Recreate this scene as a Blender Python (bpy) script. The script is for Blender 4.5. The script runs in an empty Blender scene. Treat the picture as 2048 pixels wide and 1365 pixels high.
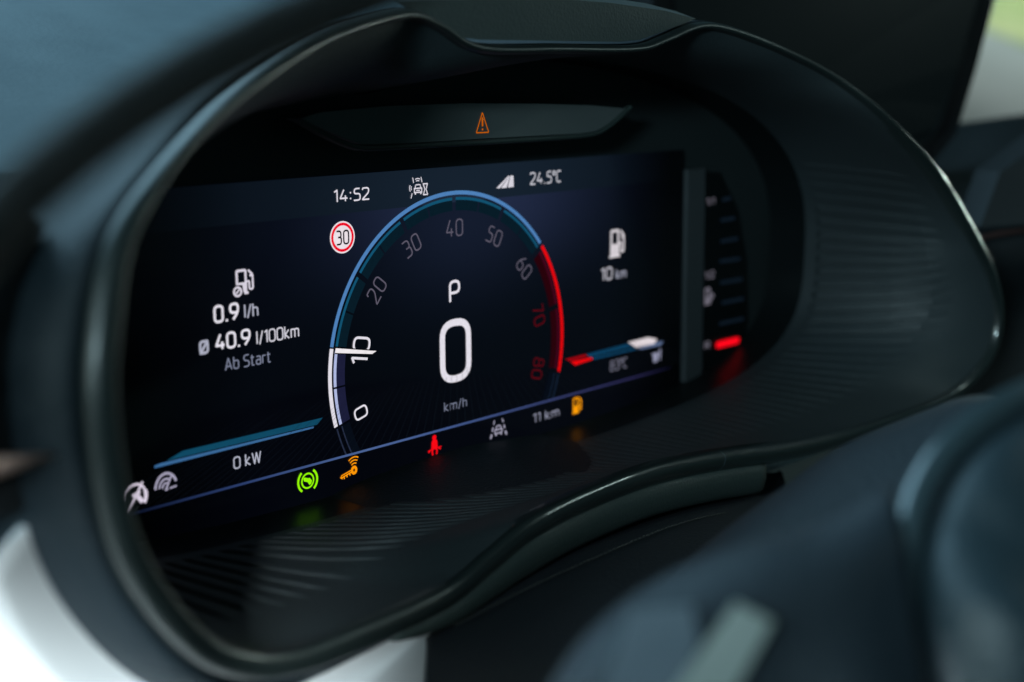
import bpy, math, random
from mathutils import Vector, Matrix
random.seed(4)
sc = bpy.context.scene
COL = sc.collection
S = 0.053                       # one working unit = radius of the rev counter ring = 53 mm

def lin(c):
    c = c / 255.0
    return c / 12.92 if c <= 0.04045 else ((c + 0.055) / 1.055) ** 2.4
def rgb(r, g, b): return (lin(r), lin(g), lin(b), 1.0)

# ------------------------------------------------------------------ camera
CP = Vector((-5.70962, -5.71546, 1.68139))
FPX, PW, PH = 2686.82, 2048.0, 1365.0
def _rot(rx, ry, rz):
    r = Vector((rx, ry, rz)); return Matrix.Rotation(r.length, 3, r.normalized())
WC = _rot(0.18051088, -0.8255877, -0.0861798) @ Matrix(((1, 0, 0), (0, 0, -1), (0, 1, 0)))   # world -> lens axes (x right, y down, z forward)
CW = WC.transposed()
cam = bpy.data.cameras.new('camera'); co = bpy.data.objects.new('camera', cam); COL.objects.link(co); sc.camera = co
m3 = CW @ Matrix(((1, 0, 0), (0, -1, 0), (0, 0, -1)))
co.matrix_world = Matrix.Translation(CP * S) @ m3.to_4x4()
cam.sensor_width = 36.0; cam.lens = FPX / PW * 36.0
cam.clip_start = 0.01; cam.clip_end = 200.0
cam.dof.use_dof = True; cam.dof.focus_distance = 7.62 * S; cam.dof.aperture_fstop = 6.6

# ------------------------------------------------------------------ world and lamps
w = bpy.data.worlds.new('World'); sc.world = w; w.use_nodes = True
bg = w.node_tree.nodes['Background']; bg.inputs[0].default_value = (0.36, 0.72, 0.78, 1); bg.inputs[1].default_value = 0.048
sc.view_settings.view_transform = 'Standard'; sc.view_settings.look = 'None'
sc.view_settings.exposure = 0.0; sc.view_settings.gamma = 1.0
sc.view_settings.use_curve_mapping = False

def area(name, loc, target, sx, sy, power, color, spread=180):
    l = bpy.data.lights.new(name, 'AREA'); l.shape = 'RECTANGLE'; l.size = sx * S; l.size_y = sy * S
    l.energy = power; l.color = color; l.spread = math.radians(spread)
    o = bpy.data.objects.new(name, l); COL.objects.link(o)
    o.location = Vector(loc) * S
    d = (Vector(target) - Vector(loc)); o.rotation_euler = d.to_track_quat('-Z', 'Y').to_euler()
    return o
UP = Vector((0, -0.375, 0.927))          # true vertical: the cluster leans back about 22 degrees
area('windscreen_daylight', (-3, 11, 13), (-1.5, 2, 1.5), 18, 8, 3.1, (0.44, 0.78, 1.0), 100)
area('side_window_daylight', (-13, -9.5, 3.0), (-5.2, -1.4, -1.5), 3, 2, 1.55, (0.88, 0.98, 1.0), 13)
area('door_glass_daylight', (-13, -7.5, 4.5), (3.6, -0.9, 0.1), 2, 1.2, 0.11, (0.62, 0.90, 1.0), 34)
area('added_lip_light', (7.5, -5.6, 6.0), (-0.6, -1.3, -0.5), 2.4, 0.22, 0.17, (0.70, 0.95, 0.92))  # added narrow lamp that draws the highlight along the lower bezel
area('front_side_glass_daylight', (-15, -1.0, 3.0), (-3.4, -1.5, 0.4), 7, 5, 0.28, (0.72, 0.95, 0.95), 60)
area('passenger_glass_daylight', (17, -1.2, 1.6), (4.0, -1.6, 0.2), 4, 1.5, 0.24, (0.80, 1.0, 0.92), 50)
area('outdoor_daylight', (190, 80, 95), (190, 105, -30), 120, 140, 430, (0.95, 1.0, 0.97), 120)

# ------------------------------------------------------------------ pixel rays of the photograph (for tracing outlines at real distances)
def _dir(px, py): return CW @ Vector(((px - PW / 2) / FPX, (py - PH / 2) / FPX, 1.0))
def at(px, py, Y=0.0):
    d = _dir(px, py); return CP + d * ((Y - CP.y) / d.y)
def atd(px, py, dep): return CP + _dir(px, py) * dep

# ------------------------------------------------------------------ materials
MATS = {}
def mat(name, base=(0.02, 0.02, 0.02, 1), rough=0.5, metal=0.0, coat=0.0, coat_rough=0.05, spec=0.5, bump=0.0, bscale=300, var=0.0):
    m = bpy.data.materials.new(name); m.use_nodes = True; nt = m.node_tree; b = nt.nodes['Principled BSDF']
    b.inputs['Base Color'].default_value = base; b.inputs['Roughness'].default_value = rough; b.inputs['Metallic'].default_value = metal
    b.inputs['Coat Weight'].default_value = coat; b.inputs['Coat Roughness'].default_value = coat_rough
    b.inputs['Specular IOR Level'].default_value = spec
    tc = nt.nodes.new('ShaderNodeTexCoord')
    if bump > 0:
        n = nt.nodes.new('ShaderNodeTexVoronoi'); n.inputs['Scale'].default_value = bscale
        n2 = nt.nodes.new('ShaderNodeTexNoise'); n2.inputs['Scale'].default_value = bscale * 2.3; n2.inputs['Detail'].default_value = 3
        ad = nt.nodes.new('ShaderNodeMath'); ad.operation = 'ADD'
        bp = nt.nodes.new('ShaderNodeBump'); bp.inputs['Strength'].default_value = bump; bp.inputs['Distance'].default_value = 0.0004
        nt.links.new(tc.outputs['Object'], n.inputs['Vector']); nt.links.new(tc.outputs['Object'], n2.inputs['Vector'])
        nt.links.new(n.outputs['Distance'], ad.inputs[0]); nt.links.new(n2.outputs['Fac'], ad.inputs[1])
        nt.links.new(ad.outputs[0], bp.inputs['Height']); nt.links.new(bp.outputs['Normal'], b.inputs['Normal'])
    # faint mottling of gloss so no surface is perfectly even
    n3 = nt.nodes.new('ShaderNodeTexNoise'); n3.inputs['Scale'].default_value = 45; n3.inputs['Detail'].default_value = 6
    mr = nt.nodes.new('ShaderNodeMapRange'); mr.inputs['To Min'].default_value = max(0, rough - 0.06 - var); mr.inputs['To Max'].default_value = rough + 0.06 + var
    nt.links.new(tc.outputs['Object'], n3.inputs['Vector']); nt.links.new(n3.outputs['Fac'], mr.inputs['Value']); nt.links.new(mr.outputs['Result'], b.inputs['Roughness'])
    MATS[name] = m; return m
def emit(c, k=1.0):
    key = ('e', tuple(round(x, 3) for x in c), k)
    if key in MATS: return MATS[key]
    m = bpy.data.materials.new('lit_pixels'); m.use_nodes = True; nt = m.node_tree; nt.nodes.clear()
    e = nt.nodes.new('ShaderNodeEmission'); o = nt.nodes.new('ShaderNodeOutputMaterial')
    # fine pixel-to-pixel brightness variation of a lit panel
    tc = nt.nodes.new('ShaderNodeTexCoord'); n = nt.nodes.new('ShaderNodeTexNoise'); n.inputs['Scale'].default_value = 900; n.inputs['Detail'].default_value = 2
    mr = nt.nodes.new('ShaderNodeMapRange'); mr.inputs['To Min'].default_value = 0.86 * k; mr.inputs['To Max'].default_value = 1.12 * k
    nt.links.new(tc.outputs['Object'], n.inputs['Vector']); nt.links.new(n.outputs['Fac'], mr.inputs['Value'])
    e.inputs[0].default_value = c; nt.links.new(mr.outputs['Result'], e.inputs[1]); nt.links.new(e.outputs[0], o.inputs[0])
    MATS[key] = m; return m

M_COLLAR = mat('gloss_black_collar', (0.006, 0.009, 0.010, 1), 0.40, spec=0.2)
M_WALL = mat('housing_plastic', (0.030, 0.041, 0.046, 1), 0.58, bump=0.25, bscale=900)
M_PLATE = mat('black_face_plate', (0.022, 0.030, 0.032, 1), 0.6, bump=0.15, bscale=900)
M_TRIM = mat('piano_black_trim', (0.014, 0.021, 0.021, 1), 0.32, coat=1.0, coat_rough=0.04)
M_SKIN = mat('grained_hood_plastic', (0.009, 0.017, 0.023, 1), 0.6, spec=0.3, bump=0.5, bscale=700)
M_LIP = mat('grained_lip_plastic', (0.032, 0.049, 0.046, 1), 0.6, bump=0.2, bscale=1100)
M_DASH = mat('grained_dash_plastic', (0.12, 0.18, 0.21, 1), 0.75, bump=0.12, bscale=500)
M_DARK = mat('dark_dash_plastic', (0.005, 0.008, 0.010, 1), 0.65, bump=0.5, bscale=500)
M_DECOR = mat('silver_decor_panel', (0.62, 0.66, 0.68, 1), 0.45)
M_COPPER = mat('copper_accent', (0.80, 0.52, 0.44, 1), 0.35, metal=0.3)
M_LEATHER = mat('wheel_leather', (0.007, 0.008, 0.008, 1), 0.65, spec=0.25, bump=0.8, bscale=420)
M_NAVY = mat('soft_touch_plastic', (0.010, 0.018, 0.026, 1), 0.6, bump=0.5, bscale=600)
M_PAD = mat('airbag_cover_plastic', (0.018, 0.034, 0.044, 1), 0.45, bump=0.5, bscale=600)
M_GAITER = mat('gaiter_cloth', (0.005, 0.009, 0.015, 1), 0.7, bump=0.3, bscale=800)
M_HUB = mat('hub_edge_plastic', (0.03, 0.05, 0.06, 1), 0.32, coat=0.5, coat_rough=0.15)
M_SCREENBACK = mat('matt_black_casing', (0.004, 0.005, 0.006, 1), 0.7, spec=0.2)
M_COPPERD = mat('shaded_copper', (0.16, 0.08, 0.07, 1), 0.5, metal=0.5)  # same copper as the left strip, with shade put into its colour
M_TRIMSAT = mat('satin_trim', (0.015, 0.023, 0.023, 1), 0.42, coat=0.25, coat_rough=0.22)
M_DECORR = mat('silver_decor_lightened', (0.80, 0.80, 0.84, 1), 0.4)  # same silver as the left panel, colour lightened to offset missing light
M_SATIN = mat('satin_metal', (0.42, 0.48, 0.46, 1), 0.38, metal=0.6)
M_GREYBTN = mat('button_plastic', (0.09, 0.12, 0.15, 1), 0.4)
M_WARN = mat('smoked_warning_strip', (0.12, 0.14, 0.14, 1), 0.65)
M_GROOVE = mat('dark_groove', (0.003, 0.004, 0.005, 1), 0.6)  # near-black backing between hub edge and airbag cover
M_BAR = mat('grey_divider', (0.065, 0.074, 0.080, 1), 0.5)
M_THREAD = mat('stitch_thread', (0.035, 0.035, 0.032, 1), 0.7)
M_SEG_OFF = mat('unlit_segment', (0.012, 0.020, 0.028, 1), 0.35)
M_ROAD = mat('asphalt', (0.21, 0.26, 0.255, 1), 0.8)
M_GRASS = mat('grass', (0.20, 0.27, 0.11, 1), 0.8)
def mottle(m, c1, c2, scale):
    nt = m.node_tree; b = nt.nodes['Principled BSDF']; tc = nt.nodes.new('ShaderNodeTexCoord'); n = nt.nodes.new('ShaderNodeTexNoise'); cr = nt.nodes.new('ShaderNodeValToRGB')
    n.inputs['Scale'].default_value = scale; n.inputs['Detail'].default_value = 5; cr.color_ramp.elements[0].position = .38; cr.color_ramp.elements[1].position = .62
    cr.color_ramp.elements[0].color = c1; cr.color_ramp.elements[1].color = c2
    nt.links.new(tc.outputs['Object'], n.inputs['Vector']); nt.links.new(n.outputs['Fac'], cr.inputs[0]); nt.links.new(cr.outputs[0], b.inputs['Base Color'])
mottle(M_GRASS, (0.11, 0.19, 0.05, 1), (0.30, 0.36, 0.17, 1), 1.2)
mottle(M_ROAD, (0.17, 0.22, 0.215, 1), (0.23, 0.28, 0.275, 1), 0.8)
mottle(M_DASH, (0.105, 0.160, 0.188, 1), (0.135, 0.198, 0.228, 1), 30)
M_HOODTOP = mat('recess_plastic', (0.038, 0.056, 0.055, 1), 0.7, bump=0.25, bscale=1000)

# ------------------------------------------------------------------ object helpers
ORG = {}
def org(p):
    while p is not None and p.name not in ORG: p = p.parent
    return ORG[p.name] if p is not None else Vector((0, 0, 0))
def thing(name, label, cat, loc, group=None):
    o = bpy.data.objects.new(name, None); COL.objects.link(o); o.empty_display_size = 0.01
    o.location = Vector(loc) * S; ORG[o.name] = Vector(loc); o['label'] = label; o['category'] = cat
    if group: o['group'] = group
    return o
def obj(name, verts, faces, m, parent=None, smooth=True, label=None, kind=None, cat=None):
    verts = [Vector(v) for v in verts]
    if parent is None:
        c = sum(verts, Vector((0, 0, 0))) / len(verts); c.z = min(v.z for v in verts)
    else: c = org(parent)
    me = bpy.data.meshes.new(name); me.from_pydata([tuple((v - c) * S) for v in verts], [], faces); me.update()
    me.materials.append(m)
    if smooth:
        for p in me.polygons: p.use_smooth = True
    o = bpy.data.objects.new(name, me); COL.objects.link(o)
    if parent is None: o.location = c * S; ORG[o.name] = c
    else: o.parent = parent
    if label: o['label'] = label
    if kind: o['kind'] = kind
    if cat: o['category'] = cat
    return o
def solid(o, t, off=-1, bevel=0):
    md = o.modifiers.new('thickness', 'SOLIDIFY'); md.thickness = t * S; md.offset = off
    if bevel:
        b = o.modifiers.new('edge', 'BEVEL'); b.width = bevel * S; b.segments = 3; b.limit_method = 'ANGLE'
    return o
def loft(rows, closed=False):
    n = len(rows[0]); V = [p for r in rows for p in r]; F = []
    for i in range(len(rows) - 1):
        for j in range(n if closed else n - 1):
            a = i * n + j; b = i * n + (j + 1) % n; F.append((a, b, b + n, a + n))
    return V, F
def catmull(P, k=8, closed=False):
    n = len(P); out = []
    for i in range(n if closed else n - 1):
        p1, p2 = P[i], P[(i + 1) % n]
        p0 = P[i - 1] if (i > 0 or closed) else p1 * 2 - p2
        p3 = P[(i + 2) % n] if (i + 2 < n or closed) else p2 * 2 - p1
        for s in range(k):
            t = s / k
            out.append(0.5 * ((2 * p1) + (p2 - p0) * t + (2 * p0 - 5 * p1 + 4 * p2 - p3) * t * t + (3 * p1 - p0 - 3 * p2 + p3) * t ** 3))
    if not closed: out.append(P[-1].copy())
    return out
def resample(P, n, closed=False):
    Q = P + [P[0]] if closed else P
    L = [0]
    for i in range(len(Q) - 1): L.append(L[-1] + (Q[i + 1] - Q[i]).length)
    out = []; j = 0; m = n if closed else n - 1
    for i in range(n):
        d = L[-1] * i / m
        while j < len(Q) - 2 and L[j + 1] < d: j += 1
        t = (d - L[j]) / max(1e-9, L[j + 1] - L[j]); out.append(Q[j].lerp(Q[j + 1], min(1, t)))
    return out
def tube(P, r, seg=14, closed=False, r2=None):
    n = len(P); rows = []
    for i in range(n):
        t = (P[(i + 1) % n] - P[i - 1]) if closed else (P[min(n - 1, i + 1)] - P[max(0, i - 1)])
        t.normalize(); a = t.cross(Vector((0, -1, 0.4))).normalized(); b = t.cross(a)
        rr = r(i / (n - 1)) if callable(r) else r
        rows.append([P[i] + a * math.cos(q) * rr + b * math.sin(q) * (r2 or rr) for q in [2 * math.pi * k / seg for k in range(seg)]])
    if closed: rows.append(rows[0])
    V, F = loft(rows, True)
    if not closed:
        F.append(tuple(range(seg))[::-1]); F.append(tuple(range(len(V) - seg, len(V))))
    return V, F
def box(c, sx, sy, sz):
    V = [Vector(c) + Vector((x * sx / 2, y * sy / 2, z * sz / 2)) for x in (-1, 1) for y in (-1, 1) for z in (-1, 1)]
    return V, [(0, 1, 3, 2), (4, 6, 7, 5), (0, 4, 5, 1), (2, 3, 7, 6), (0, 2, 6, 4), (1, 5, 7, 3)]
def prism(P, dv):
    n = len(P); V = list(P) + [p + dv for p in P]
    return V, [tuple(range(n)), tuple(range(2 * n - 1, n - 1, -1))] + [(i, (i + 1) % n, n + (i + 1) % n, n + i) for i in range(n)]
def patch(rows, name, m, parent, t=0.05, ku=6, kv=6, **kw):
    R = [catmull(r, ku) for r in rows]; cols = [catmull([r[j] for r in R], kv) for j in range(len(R[0]))]
    V, F = loft(cols); o = obj(name, V, F, m, parent, **kw)
    solid(o, t, 0); return o

# ================================================================== INSTRUMENT CLUSTER
cl = thing('instrument_cluster', 'black digital instrument cluster under a curved hood, blue rev ring reading zero speed', 'instrument cluster', (0, 0, -0.8))
MP = [(950,106,-.85),(1110,108,-.85),(1265,107,-.85),(1325,88,-.85),(1390,62,-.86),(1450,68,-.9),(1550,105,-1.0),(1650,155,-1.1),(1735,216,-1.25),(1806,286,-1.35),(1875,375,-1.45),(1935,478,-1.55),
      (1975,560,-1.6),(1988,640,-1.62),(1965,715,-1.6),(1890,785,-1.52),(1750,838,-1.45),(1600,878,-1.42),(1430,901,-1.4),(1300,928,-1.4),(1160,980,-1.4),(1050,1036,-1.42),(970,1100,-1.43),(880,1172,-1.46),
      (720,1245,-1.55),(580,1296,-1.62),(460,1290,-1.7),(365,1215,-1.75),(284,1090,-1.78),(246,940,-1.78),(230,780,-1.78),(238,640,-1.75),(258,500,-1.7),(312,385,-1.62),(400,268,-1.5),(510,175,-1.35),
      (640,95,-1.15),(740,56,-1.0),(815,40,-.9),(870,62,-.86)]
MOUTH = resample(catmull([at(*p) for p in MP], 10, True), 320, True)
N = len(MOUTH)
def outward(C):
    n = len(C); cx = Vector((0.35, 0, 0.5)); out = []
    for i in range(n):
        t = C[(i + 1) % n] - C[i - 1]; o = Vector((t.z, 0, -t.x)).normalized()
        # curve runs clockwise seen from the driver: outward is left of travel
        out.append(-o if (o.dot(Vector((C[i].x - cx.x, 0, C[i].z - cx.z))) < 0 and False) else o)
    s = sum(out[i].dot(C[i] - cx) for i in range(n))
    return [o if s > 0 else -o for o in out]
ON = outward(MOUTH)
def ease(t): t = max(0.0, min(1.0, t)); return t * t * (3 - 2 * t)
def sgnpow(v, e): return math.copysign(abs(v) ** e, v)
def collar_pt(p, y, grow=0.0):
    q = Vector(((p.x - 0.35) / 3.75, 0, (p.z - 0.42) / (0.98 if p.z < 0.42 else 1.45)))
    a = math.atan2(q.z, q.x); e = 2 / (3.6 if q.z < 0 else 2.3)
    hz = (1.075 if math.sin(a) < 0 else 1.38 - 0.16 * ease((0.1 - q.x) / 0.35)) + grow
    nx = 1 - (0.10 * math.sin(a) if (q.z > 0 and q.x < 0) else 0)
    return Vector((0.02 + nx * (3.58 + grow) * sgnpow(math.cos(a), e), y, 0.42 + hz * sgnpow(math.sin(a), e)))
GY = -0.30
G = [collar_pt(p, GY) for p in MOUTH]
G0 = [collar_pt(p, 0.02) for p in MOUTH]
def wall_pt(i, s):
    a, b = G[i % N], MOUTH[i % N]; e = 0.5 * s + 0.5 * s ** 5
    return Vector((a.x + (b.x - a.x) * e, a.y + (b.y - a.y) * s, a.z + (b.z - a.z) * e))
V, F = loft([[wall_pt(i, s) for i in range(N)] for s in [0, .1, .2, .3, .4, .5, .6, .68, .74, .79, .83, .87, .9, .93, .96, .98, 1.0]], True)
wall = obj('housing_wall', V, F, M_WALL, cl)
V, F = loft([G0, G], True)
obj('gloss_collar', V, F, M_COLLAR, cl)
# back plate carrying the screens
V = [Vector((0, 0.03, 0.4))] + [Vector((p.x * 1.02, 0.03, 0.4 + (p.z - 0.4) * 1.02)) for p in G0]
F = [(0, 1 + (i + 1) % N, 1 + i) for i in range(N)]
obj('face_plate', V, F, M_PLATE, cl, smooth=False)
# trim bezel round the mouth
WF = []; SF = []
for p_ in MOUTH:
    top = ease((p_.z - 0.9) / 0.6); lft = ease((-1.8 - p_.x) / 1.2); rgt = ease((p_.x - 1.5) / 1.5)
    SF.append(0.12 + 0.88 * ease((-1.2 - p_.x) / 1.5) + 0.5 * top * (1 - ease((p_.x + 1) / 1.5)) * 0)
    WF.append(max(0.35, (1 - 0.62 * top) * (1 - 0.25 * rgt) * (1 - 0.12 * lft)))
def sweep(profile, idx=None):
    idx = list(range(N)) + [0] if idx is None else idx
    return loft([[MOUTH[i % N] + ON[i % N] * (min(o, 0.13) * WF[i % N] + max(0, o - 0.13) * SF[i % N]) + Vector((0, y, 0)) for i in idx] for o, y in profile])
prof = [(-0.004, 0.03), (0.0, -0.008), (0.003, -0.022), (0.009, -0.035), (0.018, -0.046), (0.030, -0.053), (0.046, -0.057), (0.075, -0.055), (0.103, -0.044), (0.122, -0.024), (0.134, 0.005), (0.130, 0.05)]
sat = [i for i in range(N) if MOUTH[i].x < -1.5 or MOUTH[i].z > 1.15]
k0 = next(i for i in range(N) if i in sat and (i - 1) % N not in sat)          # left bottom corner, going up and over the top
arc_s = []; i = k0
while i % N in sat: arc_s.append(i % N); i += 1
arc_g = [arc_s[-1]]; i = arc_s[-1] + 1
while i % N not in sat: arc_g.append(i % N); i += 1
arc_g.append(k0)
V, F = sweep(prof, arc_s); obj('bezel_trim', V, F, M_TRIMSAT, cl, label='satin dark bezel trim over the top and left')
V, F = sweep(prof, arc_g); obj('bezel_trim', V, F, M_TRIM, cl, label='gloss black bezel trim along the bottom and right')
prof = [(0.125, 0.05), (0.13, 0.02), (0.15, 0.005), (0.19, 0.03), (0.24, 0.10), (0.28, 0.25), (0.30, 0.55), (0.31, 1.3), (0.31, 2.2)]
def shell_pt(i, o, y):
    i %= N; p = MOUTH[i]; tp = ease((p.z - 0.75) / 0.5) * ease((-0.8 - p.x) / 0.8)
    k = 1 - 0.62 * tp
    return p + ON[i] * (min(o, 0.13) * WF[i] + max(0, o - 0.13) * SF[i] * k) + Vector((0, y, -0.36 * max(0, y - 0.05) * ease((p.z - 0.85) / 0.5) * ease((0.7 - p.x) / 1.6)))
V, F = loft([[shell_pt(i, o, y) for i in list(range(N)) + [0]] for o, y in prof]); obj('hood_shell', V, F, M_SKIN, cl)

# ribs on floor and side walls: every rib is a part
# cumulative length along collar for even pitch
cum = [0]
for i in range(N): cum.append(cum[-1] + (G[(i + 1) % N] - G[i]).length)
pitch = 0.100; nr = int(cum[-1] / pitch); j = 0
for k in range(nr):
    d = k * pitch
    while cum[j + 1] < d: j += 1
    f = (d - cum[j]) / max(1e-9, cum[j + 1] - cum[j])
    g = G[j].lerp(G[(j + 1) % N], f)
    if g.z > 1.02: continue
    rows = []
    wall_side = ease((g.z + 0.5) / 0.4) if g.x > 0 else 1.0
    left_floor = ease((-0.9 - g.x) / 0.8)
    up = 1 - ease((g.z - 0.4) / 0.6)
    HH = 0.004 + max(0.019 * wall_side * up * (1 if g.x > 0 else .6), 0.011 * left_floor)
    end = 0.74 + 0.12 * (wall_side if g.x > 0 else 0)
    ss = [0.07, 0.11, 0.25, 0.40, 0.55, end - .1, end]
    for s in ss:
        p = wall_pt(j, s).lerp(wall_pt(j + 1, s), f); t = (wall_pt(j + 1, s) - wall_pt(j, s)).normalized()
        ax = (wall_pt(j, min(1, s + .05)) - wall_pt(j, s - .05)).normalized(); nn = t.cross(ax).normalized()
        if nn.dot(Vector((0.3, p.y, 0.5)) - p) < 0: nn = -nn
        hw = 0.037; hh = HH * (0.05 if s in (ss[0], ss[-1]) else 1.0)
        rows.append([p + t * hw * q + nn * h_ for q, h_ in ((-1, -.004), (-.86, hh * .75), (-.55, hh), (.55, hh), (.86, hh * .75), (1, -.004))])
    V, F = loft(rows); obj('rib', V, F, M_WALL, cl, smooth=False)

# ---- lower lip under the bezel, between the decor panels
lo = [i for i in range(N) if MOUTH[i].z < 0.1 and -1.95 < MOUTH[i].x < 1.28]
def sweep_taper(profile, idx):
    n = len(idx); W = [max(0.0, min(1, (n - 1 - k) / (0.30 * n))) ** 0.8 for k in range(n)]
    return loft([[MOUTH[i] + ON[i] * (0.115 + (o - 0.115) * W[k]) + Vector((0, y, 0)) for k, i in enumerate(idx)] for o, y in profile])
V, F = sweep_taper([(0.115, 0.06), (0.135, 0.00), (0.145, -0.018), (0.20, -0.020), (0.262, -0.010), (0.282, 0.006), (0.288, 0.03), (0.288, 0.3)], lo)
o = obj('lower_lip', V, F, M_LIP, cl); solid(o, 0.03, 1)

kk = min(range(N), key=lambda i: (MOUTH[i] - at(1437, 900, -1.4)).length)
V, F = sweep([(-0.002, -0.03), (0.02, -0.067), (0.045, -0.073), (0.078, -0.066), (0.118, -0.036)], [kk, kk + 1]); V = [V[j] if j % 2 == 0 else V[j - 1].lerp(V[j], 0.18) for j in range(len(V))]
obj('trim_joint', V, F, M_GREYBTN, cl)
# ---- warning strip above the display
wy = -0.25
wp = [(600,238),(640,225),(780,212),(930,207),(1080,208),(1180,211),(1255,218),(1225,243),(1195,262),(1160,267),(960,278),(760,290),(725,289),(690,278)]
WPTS = [at(x, y, wy) for x, y in wp]
V, F = prism(WPTS, Vector((0, 0.12, 0))); ws = obj('warning_strip', V, F, M_WARN, cl, smooth=False)
edge = catmull([at(x, y, wy - 0.02) for x, y in [(598,238),(640,262),(690,285),(728,294),(800,292),(960,284),(1100,276),(1165,271),(1200,264),(1230,244),(1262,214)]], 6)
rows = [[p + Vector((0, dy, dz)) for p in edge] for dy, dz in ((0.03, 0.012), (0.0, 0.010), (-0.012, 0.0), (-0.006, -0.016), (0.03, -0.022))]
V, F = loft(rows); obj('strip_ledge', V, F, M_LIP, ws)

# ---- recess panel on top of the hood, above the notch
rp = [(798,8),(835,4),(950,-2),(1080,-4),(1220,6),(1330,22),(1392,38),(1330,62),(1280,80),(1240,84),(960,80),(925,76),(880,52),(835,25)]
RP = [at(x, y, -0.905) for x, y in rp]
V, F = prism(RP, Vector((0, 0.15, 0.05))); obj('sensor_recess_panel', V, F, M_HOODTOP, cl, smooth=False)

# ================================================================== DISPLAY
XL, XR, ZB, ZT = -2.42, 2.36, -0.69, 1.155
def display_material():
    m = bpy.data.materials.new('display_backlight'); m.use_nodes = True; nt = m.node_tree; b = nt.nodes['Principled BSDF']
    b.inputs['Base Color'].default_value = (0.003, 0.004, 0.006, 1); b.inputs['Roughness'].default_value = 0.12
    geo = nt.nodes.new('ShaderNodeTexCoord'); sp = nt.nodes.new('ShaderNodeSeparateXYZ'); nt.links.new(geo.outputs['Object'], sp.inputs[0])
    def mth(op, a, b_=None, c=None, clamp=False):
        n = nt.nodes.new('ShaderNodeMath'); n.operation = op; n.use_clamp = clamp
        for i, v in enumerate((a, b_, c)):
            if v is None: continue
            if isinstance(v, (int, float)): n.inputs[i].default_value = v
            else: nt.links.new(v, n.inputs[i])
        return n.outputs[0]
    X = mth('DIVIDE', sp.outputs['X'], S); Z = mth('ADD', mth('DIVIDE', sp.outputs['Z'], S), -0.8)
    def gauss(cx, cz, sx, sz):
        a = mth('DIVIDE', mth('SUBTRACT', X, cx), sx); c = mth('DIVIDE', mth('SUBTRACT', Z, cz), sz)
        r = mth('ADD', mth('MULTIPLY', a, a), mth('MULTIPLY', c, c)); return mth('EXPONENT', mth('MULTIPLY', r, -1.0))
    def cmix(fac, col, prev):
        n = nt.nodes.new('ShaderNodeVectorMath'); n.operation = 'SCALE'; n.inputs[0].default_value = col[:3]; nt.links.new(fac, n.inputs['Scale'])
        if prev is None: return n.outputs[0]
        a = nt.nodes.new('ShaderNodeVectorMath'); a.operation = 'ADD'; nt.links.new(n.outputs[0], a.inputs[0]); nt.links.new(prev, a.inputs[1]); return a.outputs[0]
    r = mth('SQRT', mth('ADD', mth('MULTIPLY', X, X), mth('MULTIPLY', Z, Z)))
    outside = mth('GREATER_THAN', r, 0.99); inside = mth('SUBTRACT', 1.0, outside)
    strip = mth('GREATER_THAN', Z, 0.944); body = mth('SUBTRACT', 1.0, strip)
    edge = mth('MULTIPLY', mth('SMOOTH_MIN', 1, 1), 1)
    fadex = mth('MULTIPLY', mth('MULTIPLY', mth('ADD', X, 2.25), 1.4, clamp=True), mth('MULTIPLY', mth('SUBTRACT', 2.2, X), 1.4, clamp=True))
    g1 = mth('MULTIPLY', mth('MULTIPLY', gauss(0.18, 0.95, 1.0, 0.46), outside), body)
    g2 = mth('MULTIPLY', gauss(0.1, 0.85, 0.75, 0.45), inside)
    g3 = mth('MULTIPLY', gauss(0.1, 1.05, 1.5, 0.6), strip)
    c = cmix(mth('MULTIPLY', g1, fadex), rgb(32, 40, 66), None)
    c = cmix(g2, rgb(17, 23, 40), c)
    c = cmix(mth('MULTIPLY', g3, fadex), rgb(19, 30, 42), c)
    c = cmix(mth('MULTIPLY', fadex, 1.0), rgb(2, 3, 9), c)
    nt.links.new(c, b.inputs['Emission Color']); b.inputs['Emission Strength'].default_value = 1.0
    return m
M_DISP = display_material()
V, F = prism([Vector((XL, 0, ZB)), Vector((XR, 0, ZB)), Vector((XR, 0, ZT)), Vector((XL, 0, ZT))], Vector((0, 0.02, 0)))
disp = obj('display_screen', V, F, M_DISP, cl, smooth=False)

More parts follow.
